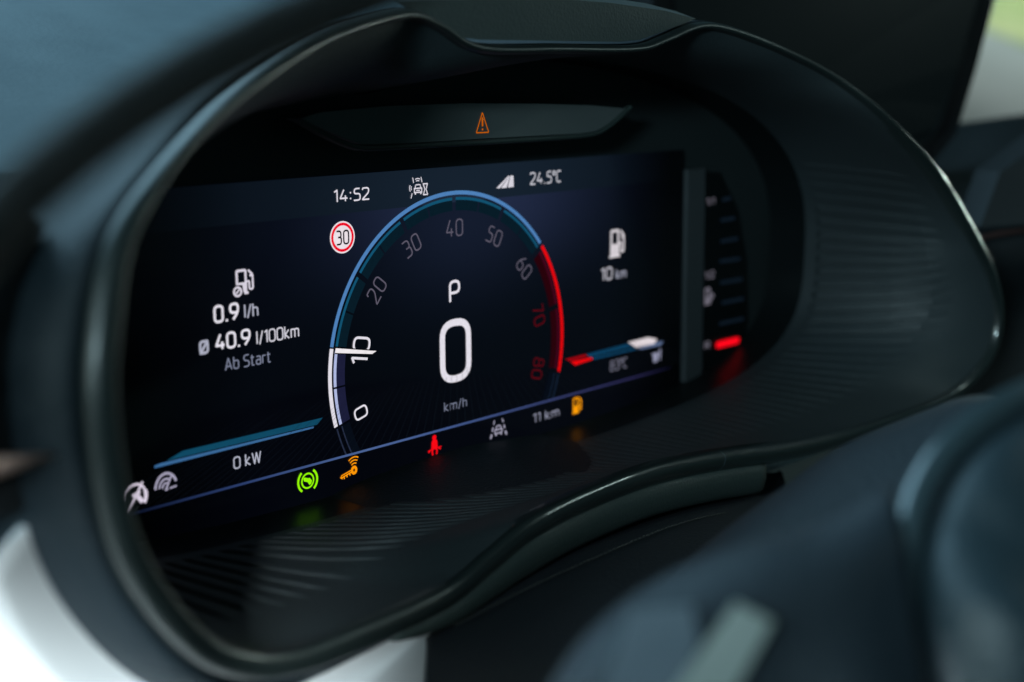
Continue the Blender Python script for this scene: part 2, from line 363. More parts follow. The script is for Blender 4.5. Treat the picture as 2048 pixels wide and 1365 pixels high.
LAY = [0]
def flat(name, polys, m, parent=disp, y=None, kind=None, label=None):
    """polys: list of (points[(X,Z)...], faces) laid on the screen"""
    V = []; F = []
    if y is None: y = -0.003
    for k, (P, Q) in enumerate(polys):
        b = len(V); V += [Vector((p[0], y - 0.00012 * k, p[1])) for p in P]; F += [tuple(b + i for i in q) for q in Q]
    return obj(name, V, F, m, parent, smooth=False, kind=kind, label=label)
def sp(px, py, y=-0.003):
    p = at(px, py, y); return (p.x, p.z)
def poly(P): return (P, [tuple(range(len(P)))])
def ppoly(P): return poly([sp(*p) for p in P])
def ribbon(P, w, closed=False):
    n = len(P); L = []; R = []
    for i in range(n):
        a = P[i - 1] if (i > 0 or closed) else P[i]; b = P[(i + 1) % n] if (i < n - 1 or closed) else P[i]
        t0 = Vector((P[i][0] - a[0], P[i][1] - a[1])); t1 = Vector((b[0] - P[i][0], b[1] - P[i][1]))
        if t0.length < 1e-9: t0 = t1
        if t1.length < 1e-9: t1 = t0
        t0.normalize(); t1.normalize(); t = t0 + t1
        if t.length < 1e-6: t = t0
        t.normalize(); k = 1 / max(0.45, t.dot(t0)); nn = Vector((-t.y, t.x)) * w / 2 * k
        ww = 1.0
        L.append((P[i][0] + nn.x, P[i][1] + nn.y)); R.append((P[i][0] - nn.x, P[i][1] - nn.y))
    F = [(i, (i + 1) % n, n + (i + 1) % n, n + i) for i in range(n if closed else n - 1)]
    return (L + R, F)
def rnd(P, r, closed=False, k=6):
    """polyline with rounded corners; r scalar"""
    n = len(P); out = []
    for i in range(n):
        if not closed and i in (0, n - 1): out.append(P[i]); continue
        p = Vector(P[i]); a = Vector(P[i - 1]) - p; b = Vector(P[(i + 1) % n]) - p
        rr = min(r, a.length * 0.499, b.length * 0.499)
        if rr < 1e-5: out.append(P[i]); continue
        s = p + a.normalized() * rr; e = p + b.normalized() * rr
        for q in range(k + 1):
            t = q / k; v = s * (1 - t) ** 2 + p * 2 * t * (1 - t) + e * t * t; out.append((v.x, v.y))
    return out
def circ(cx, cy, r, a0=0, a1=360, n=32):
    full = abs(a1 - a0) >= 360; m = n if full else n + 1
    return [(cx + r * math.cos(math.radians(a0 + (a1 - a0) * i / n)), cy + r * math.sin(math.radians(a0 + (a1 - a0) * i / n))) for i in range(m)]
def R4(x0, y0, x1, y1): return [(x0, y0), (x1, y0), (x1, y1), (x0, y1)]
G_ = {  # glyph: (advance, [(points, radius, closed)])
 '0': (.56, [(R4(0, 0, .56, 1), .26, 1)]), '1': (.24, [([(0, .84), (.22, 1), (.22, 0)], .03, 0)]),
 '2': (.54, [([(.01, .84), (.03, 1), (.52, 1), (.52, .60), (.02, .06), (.0, 0), (.55, 0)], .2, 0)]),
 '3': (.52, [([(0, 1), (.49, 1), (.49, .53), (.16, .53)], .22, 0), ([(.16, .53), (.52, .53), (.52, 0), (0, 0)], .24, 0)]),
 '4': (.60, [([(.33, 1), (.02, .26), (.60, .26)], .04, 0), ([(.44, .5), (.44, 0)], 0, 0)]),
 '5': (.52, [([(.49, 1), (.06, 1), (.04, .56), (.52, .56), (.52, 0), (0, 0)], .2, 0)]),
 '6': (.55, [([(.36, 1), (0, .55), (0, 0), (.55, 0), (.55, .56), (.03, .56)], .25, 0)]),
 '7': (.50, [([(0, 1), (.50, 1), (.16, 0)], .06, 0)]),
 '8': (.54, [(R4(.04, .53, .5, 1), .2, 1), (R4(0, 0, .54, .53), .22, 1)]),
 '9': (.55, [([(.19, 0), (.55, .45), (.55, 1), (0, 1), (0, .44), (.52, .44)], .25, 0)]),
 '.': (.10, [([(.05, -.06), (.05, .09)], 0, 0)]), ':': (.12, [([(.06, .12), (.06, .26)], 0, 0), ([(.06, .62), (.06, .76)], 0, 0)]),
 '/': (.30, [([(0, -.08), (.30, 1.02)], 0, 0)]), 'o': (.24, [(R4(0, .68, .24, 1), .13, 1)]),
 'C': (.46, [([(.46, .98), (.0, 1), (0, 0), (.46, .02)], .26, 0)]), 'P': (.50, [([(0, 0), (0, 1), (.5, 1), (.5, .44), (0, .44)], .24, 0)]),
 'k': (.42, [([(0, 0), (0, 1.03)], 0, 0), ([(.38, .72), (.03, .34), (.42, 0)], .02, 0)]),
 'm': (.74, [([(0, 0), (0, .72)], 0, 0), ([(0, .69), (.37, .69), (.37, 0)], .14, 0), ([(.37, .69), (.74, .69), (.74, 0)], .14, 0)]),
 'h': (.40, [([(0, 0), (0, 1.03)], 0, 0), ([(0, .69), (.40, .69), (.40, 0)], .18, 0)]),
 'l': (.06, [([(.02, 1.03), (.02, 0)], 0, 0)]), 'W': (.80, [([(0, 1), (.2, 0), (.4, .95), (.6, 0), (.8, 1)], .03, 0)]),
 'A': (.58, [([(0, 0), (.29, 1), (.58, 0)], .02, 0), ([(.1, .3), (.48, .3)], 0, 0)]),
 'b': (.44, [([(0, 1.03), (0, 0), (.44, 0), (.44, .70), (.0, .70)], .2, 0)]),
 'S': (.48, [([(.46, 1), (.01, 1), (.01, .54), (.48, .48), (.48, 0), (0, 0)], .22, 0)]),
 't': (.28, [([(.08, .92), (.08, 0), (.28, 0)], .12, 0), ([(-.04, .69), (.27, .69)], 0, 0)]),
 'a': (.40, [([(.03, .70), (.40, .70), (.40, 0)], .16, 0), ([(.40, 0), (0, 0), (0, .40), (.40, .40)], .16, 0)]),
 'r': (.26, [([(0, 0), (0, .72)], 0, 0), ([(0, .68), (.28, .68)], .1, 0)]),
 'R': (.52, [([(0, 0), (0, 1), (.5, 1), (.5, .46), (0, .46)], .2, 0), ([(.25, .46), (.52, 0)], 0, 0)]),
 'O': (.60, [(R4(0, 0, .60, 1), .28, 1), ([(-.02, -.08), (.62, 1.08)], 0, 0)]), ' ': (.10, []),
}
def text_polys(s, wgt, gap=0.20):
    x = 0; P = []
    for ch in s:
        adv, st = G_[ch]
        for pts, r, c in st:
            q = rnd(pts, r, bool(c)); P.append(([(x + a, b) for a, b in q], bool(c)))
        x += adv + gap
    return P, x - gap
def text(name, s, bl, tr, wgt, m, gap=0.20, y=-0.004, parent=disp, extra=0):
    """fit the string between the traced lower-left and upper-right corners"""
    a = at(bl[0], bl[1], y); b = at(tr[0], tr[1], y)
    P, wd = text_polys(s, wgt, gap); h = b.z - a.z; w = b.x - a.x; t = wgt * h
    sx = (w - t) / wd; sz = (h - t)
    return flat(name, [ribbon([(a.x + t / 2 + p[0] * sx, a.z + t / 2 + p[1] * sz) for p in q], t, c) for q, c in P], m, parent, y)
def text_rot(name, s, cx, cz, h, rot, wgt, m, gap=0.22, wid=0.9, y=-0.0045, parent=disp):
    P, wd = text_polys(s, wgt, gap); c, sn = math.cos(rot), math.sin(rot); t = wgt * h
    def T(p):
        u = (p[0] - wd / 2) * h * wid; v = (p[1] - 0.5) * h; return (cx + u * c - v * sn, cz + u * sn + v * c)
    return flat(name, [ribbon([T(p) for p in q], t, cc) for q, cc in P], m, parent, y)
WHITE = emit(rgb(226, 222, 232)); SOFT = emit(rgb(170, 172, 190)); DIM = emit(rgb(92, 88, 104)); GREYB = emit(rgb(120, 126, 148))
BLUE = emit(rgb(78, 128, 184)); TEAL = emit(rgb(18, 82, 112)); TEALD = emit(rgb(8, 28, 39)); RED = emit(rgb(240, 6, 12)); REDD = emit(rgb(40, 3, 11)); REDM = emit(rgb(92, 6, 18))
ORANGE = emit(rgb(255, 152, 8)); GREEN = emit(rgb(150, 250, 6)); REDI = emit(rgb(250, 10, 22)); BLACKI = emit(rgb(8, 10, 18))

# ---- rev counter
STEP = 26.21
def ang(v): return 90 - (v / 10.0 - 4) * STEP
def arc(r0, r1, a0, a1, n=None):
    n = n or max(2, int(abs(a1 - a0) / 2)); A = [math.radians(a0 + (a1 - a0) * i / n) for i in range(n + 1)]
    P = [(r0 * math.cos(a), r0 * math.sin(a)) for a in A] + [(r1 * math.cos(a), r1 * math.sin(a)) for a in A]
    return (P, [(i, i + 1, n + 2 + i, n + 1 + i) for i in range(n)])
flat('rev_arc_blue', [arc(0.989, 1.013, ang(10.2), ang(59.6))], BLUE, y=-0.003)
flat('rev_arc_white', [arc(0.987, 1.013, ang(0), ang(10))], WHITE, y=-0.0032)
flat('rev_arc_red', [arc(0.989, 1.013, ang(60.2), ang(80))], RED, y=-0.003)
GAP = 0.9
flat('rev_inner_line', [arc(0.957, 0.974, ang(v) + (-GAP), ang(v + 10) + GAP) for v in (10, 20, 30, 40, 50)], TEAL, y=-0.0031)
flat('rev_inner_line', [arc(0.954, 0.974, ang(0), ang(4.85)), arc(0.954, 0.974, ang(5.1), ang(9.8))], emit(rgb(176, 186, 226)), y=-0.0031)
flat('rev_inner_line', [arc(0.950, 0.973, ang(60.6), ang(69.6)), arc(0.950, 0.973, ang(70.4), ang(79.6))], emit(rgb(64, 6, 26)), y=-0.0031)
flat('rev_band', [arc(0.894, 0.956, ang(v) - GAP, ang(v + 4.85)) for v in (10, 20, 30, 40, 50)] + [arc(0.894, 0.956, ang(v + 5.1), ang(v + 10) + GAP) for v in (10, 20, 30, 40, 50)], TEALD, y=-0.0029)
flat('rev_band', [arc(0.892, 0.953, ang(0), ang(4.85)), arc(0.892, 0.953, ang(5.1), ang(9.8))], emit(rgb(28, 30, 58)), y=-0.0029)
flat('rev_band', [arc(0.892, 0.949, ang(60.6), ang(69.6)), arc(0.892, 0.949, ang(70.4), ang(79.6))], REDD, y=-0.0029)
def endang(r): return math.degrees(math.asin(-0.434 / r))
e1 = endang(1.0)
flat('rev_tail', [arc(0.992, 1.002, ang(0.0) + .8, 180 - e1), arc(0.955, 0.964, ang(0) + .8, 180 - endang(.944) )], emit(rgb(36, 44, 64)), y=-0.0031)
flat('rev_tail', [arc(0.996, 1.006, ang(80) - .8, e1), arc(0.958, 0.965, ang(80) - .8, endang(.942))], emit(rgb(24, 40, 62)), y=-0.0031)
flat('rev_tail_band', [arc(0.90, 0.954, ang(0) + .8, 180 - endang(.90))], emit(rgb(6, 12, 22)), y=-0.0029)
flat('rev_tail_band', [arc(0.90, 0.954, ang(80) - .8, endang(.9))], emit(rgb(6, 12, 22)), y=-0.0029)
for v in range(0, 90, 10):
    a = math.radians(ang(v)); r = {0: .807, 10: .783, 20: .80, 30: .80}.get(v, .79 if v < 70 else .78)
    m = WHITE if v <= 10 else (DIM if v <= 60 else REDM)
    text_rot('rev_numeral', str(v), r * math.cos(a), r * math.sin(a), (0.118 if v == 10 else 0.098) if v else .092, a - math.pi / 2, 0.09 if v > 10 else 0.125, m, gap=.33 if v == 10 else .27, wid=(1.1 if v == 10 else .98) if v else 1.25)
a = math.radians(169.1); u = Vector((math.cos(a), math.sin(a))); n_ = Vector((-u.y, u.x))
def nd(r, o): p = u * r + n_ * o; return (p.x, p.y)
flat('needle', [poly([nd(0.974, 0.0135), nd(0.974, -0.0135), nd(0.705, -0.0095), nd(0.665, -0.0095), nd(0.695, 0.0095)][::-1])], emit(rgb(240, 234, 238)), y=-0.0060)
flat('needle_dark_outline', [poly([nd(0.974, 0.020), nd(0.974, -0.020), nd(0.70, -0.016), nd(0.65, -0.014), nd(0.69, 0.015)][::-1])], emit(rgb(4, 5, 12)), y=-0.0056)  # dark outline drawn round the needle on the screen
text('gear_letter', 'P', (898.5, 608), (920, 558.5), 0.12, WHITE)
text('speed_readout', '0', (881, 772), (941.5, 632), 0.112, WHITE)
text('speed_unit', 'km/h', (888.5, 825), (933.5, 794), 0.105, GREYB, gap=.22)
# ---- texts
text('clock_readout', '14:52', (668, 406.5), (738.5, 374), 0.115, WHITE, gap=.20)
text('outside_temperature', '24.5oC', (1060, 371), (1122.5, 340), 0.125, emit(rgb(190, 190, 200)), gap=.2)
text('consumption_now', '0.9', (428, 648.5), (477.3, 604), 0.145, WHITE, gap=.22)
text('consumption_unit', 'l/h', (488.5, 637.5), (516, 605), 0.125, SOFT, gap=.18)
text('average_sign', 'O', (399, 711), (417, 679), 0.19, SOFT)
text('consumption_average', '40.9', (430.5, 703.5), (500.5, 656.5), 0.145, WHITE, gap=.2)
text('average_unit', 'l/100km', (513, 690), (597.5, 648), 0.115, emit(rgb(205, 203, 214)), gap=.2)
text('since_start_caption', 'Ab Start', (450, 743), (541, 700), 0.11, GREYB, gap=.2)
text('range_readout', '10', (1202, 563.5), (1225, 533), 0.125, emit(rgb(190, 188, 198)), gap=.24)
text('range_unit', 'km', (1232, 559), (1252.5, 536), 0.12, SOFT, gap=.2)
text('oil_temperature', '83oC', (1220, 744), (1254.5, 714), 0.105, emit(rgb(120, 120, 138)), gap=.18)
text('trip_readout', '11 km', (1066.5, 847), (1118, 814), 0.105, emit(rgb(160, 162, 184)), gap=.22)
text('power_readout', '0 kW', (467.5, 940), (522, 901), 0.105, emit(rgb(185, 188, 205)), gap=.22)

# ---- lines and bars
zl = -0.438
segs = []
def grad_line():
    m = bpy.data.materials.new('lit_line'); m.use_nodes = True; nt = m.node_tree; nt.nodes.clear()
    e = nt.nodes.new('ShaderNodeEmission'); o = nt.nodes.new('ShaderNodeOutputMaterial'); tc = nt.nodes.new('ShaderNodeTexCoord'); sx = nt.nodes.new('ShaderNodeSeparateXYZ')
    cr = nt.nodes.new('ShaderNodeValToRGB'); mr = nt.nodes.new('ShaderNodeMapRange'); mr.inputs['From Min'].default_value = -2.35 * S; mr.inputs['From Max'].default_value = 2.25 * S
    nt.links.new(tc.outputs['Object'], sx.inputs[0]); nt.links.new(sx.outputs['X'], mr.inputs['Value']); nt.links.new(mr.outputs['Result'], cr.inputs[0])
    el = cr.color_ramp.elements; el[0].position = 0.0; el[0].color = rgb(4, 5, 16); el[1].position = 1.0; el[1].color = rgb(4, 5, 16)
    for p, c in ((0.16, (44, 62, 108)), (0.35, (76, 100, 150)), (0.5, (68, 90, 142)), (0.75, (54, 60, 106)), (0.9, (44, 42, 84))):
        q = el.new(p); q.color = rgb(*c)
    nt.links.new(cr.outputs[0], e.inputs[0]); nt.links.new(e.outputs[0], o.inputs[0]); return m
flat('status_line', [poly([(-2.35, zl - .0065), (2.25, zl - .0065), (2.25, zl + .0065), (-2.35, zl + .0065)])], grad_line(), y=-0.0034)
flat('power_bar', [ppoly([(333, 922), (366, 902), (646, 835.5), (634, 850)])], emit(rgb(16, 72, 98)))
flat('power_line', [ppoly([(309, 932), (322, 927), (628, 853), (627, 857), (321, 934), (309, 937)])], emit(rgb(58, 104, 152)))
def r3(P): return [(980 + x / 4.875, 600 + y / 4.875) for x, y in P]
flat('oil_bar_red_zone', [ppoly(r3([(735, 580), (925, 532), (955, 550), (775, 598)]))], emit(rgb(160, 2, 14)))
flat('oil_bar_red_edge', [ppoly(r3([(785, 604), (985, 562), (1010, 578), (828, 640)]))], RED)
flat('oil_bar', [ppoly(r3([(940, 530), (1340, 428), (1400, 452), (975, 560)])), ppoly(r3([(985, 568), (1410, 468), (1440, 482), (1020, 584)]))], emit(rgb(12, 62, 94)))
flat('oil_bar_white_zone', [ppoly(r3([(1345, 414), (1545, 366), (1630, 384), (1600, 428), (1425, 466)]))], emit(rgb(225, 215, 220)))
flat('oil_bar_pale_edge', [ppoly(r3([(1445, 474), (1640, 416), (1690, 402), (1665, 440), (1470, 484)]))], emit(rgb(100, 118, 156)))
# faint perspective floor of fine lines behind the readouts
gl = []
for k in range(-36, 37):
    xb = k * 0.072; xt = xb * 0.62
    gl.append(poly([(xb - .0022, zl + .012), (xb + .0022, zl + .012), (xt + .0010, -0.10 + 0.02 * math.sin(k)), (xt - .0010, -0.10 + 0.02 * math.sin(k))]))
flat('floor_line_pattern', gl, emit(rgb(13, 20, 28)), y=-0.0015)

# ---- icons. local coords in an upright box, scaled on the screen
def icon(name, cx, cy, h, strokes=(), fills=(), m=WHITE, wf=1.0, y=-0.004, parent=disp):
    c = at(cx, cy, y); T = lambda p: (c.x + p[0] * h * wf, c.z + p[1] * h)
    L = [poly([T(p) for p in P]) for P in fills] + [ribbon([T(p) for p in P], wd * h, cl_) for P, wd, cl_ in strokes]
    return flat(name, L, m, parent, y)
# speed limit sign
c0 = at(685, 475, -.003)
rr = (at(685, 442.6, -.003).z - at(685, 507.3, -.003).z) / 2
sign = flat('speed_limit_sign', [poly(circ(c0.x, c0.z, rr, n=48))], emit(rgb(236, 226, 232)), y=-0.003)
flat('red_ring', [ribbon(circ(c0.x, c0.z, rr * .82, n=48), rr * .17, True)], emit(rgb(238, 6, 38)), sign, y=-0.0036)
text('sign_numeral', '30', (672.5, 492), (698, 459), 0.115, BLACKI, gap=.28, y=-0.0042, parent=sign)
def pump(name, cx, cy, h, m, slash=False, wf=1.0):
    body = R4(-.36, -.5, .16, .5)
    fills = [[(-.36, -.02), (.16, -.02), (.16, -.42), (-.36, -.42)], [(-.42, -.5), (.22, -.5), (.22, -.40), (-.42, -.40)]]
    st = [(rnd([(-.31, -.3), (-.31, .45), (.11, .45), (.11, -.3)], .06), .10, False), (rnd([(.16, -.0), (.27, -.0), (.27, -.32), (.44, -.32), (.44, .25), (.24, .44)], .08), .085, False), (rnd([(.30, .22), (.44, .22)], .0), .1, False)]
    if slash:
        fills = [[(-.36, -.02), (.16, -.02), (.16, -.42), (-.02, -.42), (-.06, -.12), (-.36, -.1)], [(.02, -.5), (.22, -.5), (.22, -.40), (.02, -.40)]]
        st = [(rnd([(-.31, -.08), (-.31, .45), (.11, .45), (.11, -.3)], .06), .10, False), st[1], st[2], (circ(-.30, -.36, .17, n=24), .085, True), ([(-.38, -.44), (-.22, -.28)], .07, False)]
    return icon(name, cx, cy, h, st, fills, m, wf)
rz = lambda a, b, x: at(x, a, -.003).z - at(x, b, -.003).z
pump('fuel_saving_icon', 487, 564, rz(538, 589, 487), emit(rgb(214, 208, 222)), True, 1.0)
pump('fuel_icon', 1233, 487, rz(459, 515, 1233), emit(rgb(212, 206, 212)), False, .95)
pump('low_fuel_warning', 1153.5, 811, rz(795, 827, 1153), emit(rgb(255, 160, 10)), False, .95)
# assistance status icon: lane lines, waves, car, hourglass
car = [(rnd([(-.20, -.05), (-.14, .12), (.14, .12), (.20, -.05)], .03), .05, False), (R4(-.24, -.05, .24, -.24), .06, True), ([(-.18, -.24), (-.18, -.34)], .08, False), ([(.18, -.24), (.18, -.34)], .08, False), ([(-.12, -.15), (.12, -.15)], .05, False)]
icon('assist_status_icon', 836, 375, rz(354, 396, 836), car + [([(-.34, .48), (-.28, .22)][::-1], .045, False), ([(.20, .48), (.27, .22)], .045, False),
     (circ(-.02, .12, .20, 60, 120, 8), .045, False), (circ(-.02, .12, .30, 60, 120, 8), .045, False), (circ(-.30, -.02, .16, 145, 215, 8), .045, False), (circ(-.30, -.02, .26, 145, 215, 8), .045, False),
     ([(-.48, -.5), (-.40, -.26)], .05, False), (rnd([(.34, .14), (.62, .14), (.52, -.12), (.62, -.38), (.34, -.38), (.44, -.12)], .02), .055, True)], [], WHITE)
icon('road_sight_icon', 1013, 364, rz(351, 377, 1013), [], [[(-.76, -.42), (-.52, -.46), (.22, .42), (.16, .46)], [(-.42, -.46), (.0, -.46), (.27, .40), (.24, .42)], [(.10, -.46), (.55, -.44), (.52, .44), (.31, .44)]], emit(rgb(215, 212, 222)), 1.5)
# eco gauge icon and cruise icon at lower left
icon('gauge_icon', 332, 964, rz(945, 984, 332), [(circ(0, -.35, .78, 20, 175, 18), .13, False), (circ(0, -.35, .50, 60, 172, 14), .10, False), (circ(0, -.35, .28, 60, 172, 10), .09, False), ([(0, -.35), (.48, .35)], .10, False), ([(.25, -.38), (.75, -.34)], .09, False), ([(-.1, -.40), (.12, -.38)], .12, False)], [], emit(rgb(165, 160, 184)), .8)
icon('cruise_icon', 272, 994, rz(968, 1022, 272), [(circ(.0, 0, .46, -35, 190, 24), .09, False), (circ(.0, 0, .46, -40, 20, 8), .15, False), ([(-.40, -.55), (.34, .50)], .09, False), ([(.0, .1), (.28, -.25)], .17, False), ([(-.15, .05), (.2, .15)], .12, False)], [], emit(rgb(215, 205, 222)), .9)
# oil can
icon('oil_can_icon', 1312, 712, rz(697, 726, 1312), [([(-.25, -.1), (-.55, .22)], .10, False), ([(.1, -.1), (.5, .1), (.62, .42)], .10, False), ([(.62, .42), (.62, -.35)], .12, False)], [[(-.35, -.42), (.20, -.42), (.34, .20), (-.42, .20)]], emit(rgb(150, 152, 178)), .75)
# telltales in the lower line
icon('brake_hold_telltale', 615.5, 962, rz(943, 982, 616), [(circ(0, 0, .37, n=36), .085, True), (circ(0, 0, .60, 128, 232, 14), .12, False), (circ(0, 0, .60, -52, 52, 14), .12, False)], [[(-.27, .16), (-.20, .21), (.05, .12), (.12, .13), (.27, -.04), (.22, -.20), (.10, -.24), (-.02, -.06), (-.24, .02)]], GREEN)
kt = icon('key_telltale', 700, 936, rz(917, 956, 700), [(circ(.30, -.18, .155, n=24), .15, True), ([(.2, -.22), (-.62, -.40)], .07, False), ([(.2, -.12), (-.58, -.28)], .06, False),
     ([(-.60, -.26), (-.70, -.38), (-.58, -.46)], .06, False), ([(-.45, -.38), (-.44, -.50)], .07, False), ([(-.25, -.34), (-.23, -.45)], .07, False), ([(-.05, -.30), (.0, -.40)], .07, False),
     (circ(.32, -.16, .34, 62, 128, 10), .065, False), (circ(.32, -.16, .50, 62, 128, 10), .065, False), (circ(.32, -.16, .66, 62, 128, 10), .065, False)], [], ORANGE, .88)
icon('seatbelt_telltale', 869, 890.5, rz(870, 911, 869), [([(-.08, -.16), (-.13, -.30), (-.10, -.48)], .10, False), ([(.08, -.16), (.13, -.30), (.10, -.48)], .10, False), ([(-.20, -.18), (-.34, -.31)], .07, False), ([(.20, -.18), (.34, -.27)], .07, False), ([(-.36, -.22), (.38, -.15)], .05, False)],
     [circ(0, .37, .115, n=20), [(-.07, .30), (.07, .30), (.15, .18), (.18, -.16), (-.18, -.16), (-.15, .18)]], REDI, 1.2)
icon('lane_assist_icon', 997, 858, rz(839, 877, 997), [(rnd([(-.20, -.02), (-.12, .16), (.12, .16), (.20, -.02)], .03), .06, False), (rnd(R4(-.25, -.03, .25, -.22), .05, True), .07, True), ([(-.18, -.22), (-.18, -.34)], .10, False), ([(.18, -.22), (.18, -.34)], .10, False),
     ([(-.28, .48), (-.34, .28)], .07, False), ([(-.38, .14), (-.44, -.06)], .09, False), ([(-.48, -.20), (-.56, -.42)], .11, False), ([(.28, .48), (.34, .28)], .07, False), ([(.38, .14), (.44, -.06)], .09, False), ([(.48, -.20), (.56, -.42)], .11, False)], [], emit(rgb(165, 162, 184)), 1.05)
# hazard triangle on the strip above
TRI = emit(rgb(190, 92, 8)); yy = wy - 0.004
tri = icon('hazard_triangle', 965, 246, at(965, 223, yy).z - at(965, 264, yy).z, [(rnd([(0, .5), (-.37, -.48), (.37, -.48)], .05, True), .055, True), ([(0, .26), (0, -.18)], .10, False), ([(0, -.28), (0, -.37)], .10, False)], [], TRI, 1.2, yy, ws)

# ---- divider bar and fuel gauge
def zr(px, py, y): p = at(px, py, y); return p
by = -0.02
V, F = prism([at(1376, 341, by), at(1371, 800, by), at(1403, 800, by), at(1411, 337, by)], Vector((0, 0.05, 0)))
bar = obj('divider_bar', V, F, M_BAR, cl, smooth=False)
fg = obj('fuel_gauge_face', *prism([at(x, y, 0) for x, y in [(1411, 345), (1440, 345), (1475, 420), (1492, 520), (1494, 640), (1480, 720), (1450, 775), (1405, 795)]], Vector((0, 0.02, 0))), M_COLLAR, cl, smooth=False)
def rrect(a, b, w, k=6):   # rounded bar from a to b as (x,z)
    a = Vector(a); b = Vector(b); d = (b - a).normalized(); n = Vector((-d.y, d.x)); P = []
    for i in range(k + 1):
        q = -math.pi / 2 + math.pi * i / k; P.append(b + d * math.cos(q) * w / 2 + n * math.sin(q) * w / 2)
    for i in range(k + 1):
        q = math.pi / 2 + math.pi * i / k; P.append(a + d * math.cos(q) * w / 2 + n * math.sin(q) * w / 2)
    return [(p.x, p.y) for p in P]
SEGP = [((1446, 400), (1460, 397)), ((1443, 441), (1468, 437)), ((1443, 483), (1474, 478)), ((1441, 523), (1479, 518)), ((1442, 566), (1483, 559)), ((1445, 606), (1486, 598)), ((1440, 648), (1486, 638)), ((1436, 690.5), (1475, 681))]
for i, (a, b) in enumerate(SEGP):
    lit = i == 7
    flat('fuel_segment', [poly(rrect(sp(*a, -.012), sp(*b, -.012), 0.052 if lit else 0.028))], emit(rgb(255, 8, 28), 1.1) if lit else emit(rgb(14, 24, 34)), fg, y=-0.012, label='glowing red lowest segment' if lit else None)
LBL = emit(rgb(105, 102, 114))
text('fuel_scale_mark', '1/1', (1413, 412), (1430, 395), 0.16, LBL, parent=fg, y=-.012, gap=.16)
text('fuel_scale_mark', '1/2', (1410, 560), (1429, 541), 0.16, LBL, parent=fg, y=-.012, gap=.16)
text('fuel_scale_mark', 'R', (1409, 700), (1420, 682), 0.18, LBL, parent=fg, y=-.012)
icon('fuel_pump_mark', 1417, 594, 0.15, [([(.30, .15), (.48, 0), (.30, -.15)], .1, False), (rnd([(-.3, -.4), (-.3, .4), (.1, .4), (.1, -.4)], .05), .14, False), ([(.1, .2), (.26, .05), (.22, -.3)], .1, False)], [[(-.3, 0), (.1, 0), (.1, -.4), (-.3, -.4)]], LBL, .9, -.012, fg)

# ================================================================== DASHBOARD
sh = math.tan(math.radians(22))
db = thing('dashboard', 'dark grained dashboard around the cluster with pale decor panel and copper strip', 'dashboard', (0, -1.0, -2.5))
# pale decor panel follows the lower outline of the hood; dark vent surround stands above it on the left
zt = at(50, 1000, -1.5)
li = [i for i in range(N) if MOUTH[i].x < -1.5 and MOUTH[i].z < zt.z and i > N // 2]
lu = [i for i in range(N) if MOUTH[i].x < -2.2 and zt.z - 0.02 <= MOUTH[i].z < 1.12 and i > N // 2]
ri = [i for i in range(N) if MOUTH[i].x > 0.85 and MOUTH[i].z < -0.02 and i < N // 2]
def flange(name, idx, prof, m, t, **kw):
    V, F = sweep(prof, idx); o = obj(name, V, F, m, db, **kw); solid(o, t, 0); return o
flange('decor_panel', li, [(0.15, 0.34), (0.30, 0.24), (0.46, 0.12), (0.50, 0.10), (0.56, 0.10), (0.8, 0.12), (2.0, 0.18), (5.0, 0.4)], M_DECOR, 0.03, label='pale silver decor panel left of the cluster')
flange('decor_panel', ri, [(0.10, 0.42), (0.30, 0.30), (0.6, 0.28), (1.6, 0.35)], M_DECORR, 0.03, label='grey sliver of decor panel under the right of the hood')
flange('vent_surround', lu, [(0.20, 0.30), (0.27, 0.24), (0.5, 0.24), (1.2, 0.3), (4.0, 0.4)], M_DARK, 0.03)
for k in range(4):
    V, F = box((-5.6, -1.62, zt.z + 0.32 + k * 0.2), 3.4, 0.16, 0.03); obj('vent_slat', V, F, M_DARK, db, smooth=False)
cs = at(40, 920, -1.72)
P = resample([Vector((-9, cs.y + .3, cs.z + .03)), Vector((-5, cs.y + .05, cs.z + .02)), Vector((cs.x + .12, cs.y, cs.z - .01))], 20)
V, F = tube(P, lambda t: 0.055 * (1 if t < .93 else (1 - t) / .07 + .12), 12); obj('accent_strip', V, F, M_COPPER, db, label='copper accent strip left of the cluster')
# top of the dashboard behind the hood
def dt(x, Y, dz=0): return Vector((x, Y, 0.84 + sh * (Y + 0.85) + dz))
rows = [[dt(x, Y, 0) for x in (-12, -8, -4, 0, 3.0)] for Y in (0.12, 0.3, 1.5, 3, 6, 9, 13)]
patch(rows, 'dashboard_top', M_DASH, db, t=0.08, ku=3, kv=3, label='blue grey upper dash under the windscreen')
# right hand dashboard
def P3(px, py, d): return atd(px, py, d)
rows = [[P3(1500, 250, 15), P3(1750, 262, 15), P3(1890, 266, 15), P3(2048, 246, 15), P3(2300, 215, 16)],
        [P3(1500, 330, 14), P3(1750, 330, 14), P3(1900, 325, 14), P3(2048, 305, 14), P3(2300, 280, 15)],
        [P3(1500, 420, 12), P3(1750, 430, 12), P3(1900, 470, 12), P3(2048, 455, 12), P3(2300, 420, 12)],
        [P3(1500, 600, 12.4), P3(1750, 620, 12.4), P3(1900, 650, 12.4), P3(2048, 640, 12.4), P3(2300, 600, 12.4)],
        [P3(1500, 900, 12), P3(1750, 900, 12), P3(1900, 950, 12), P3(2048, 950, 12), P3(2300, 950, 12)]]
patch(rows, 'passenger_dash', M_DARK, db, t=0.2, ku=5, kv=5)
P = resample(catmull([P3(1880, 492, 11.7), P3(1950, 478, 11.6), P3(2010, 466, 11.6), P3(2120, 450, 11.6)], 6), 16)
V, F = tube(P, 0.022, 8); obj('accent_strip', V, F, M_COPPERD, db, label='copper accent strip right of the cluster')
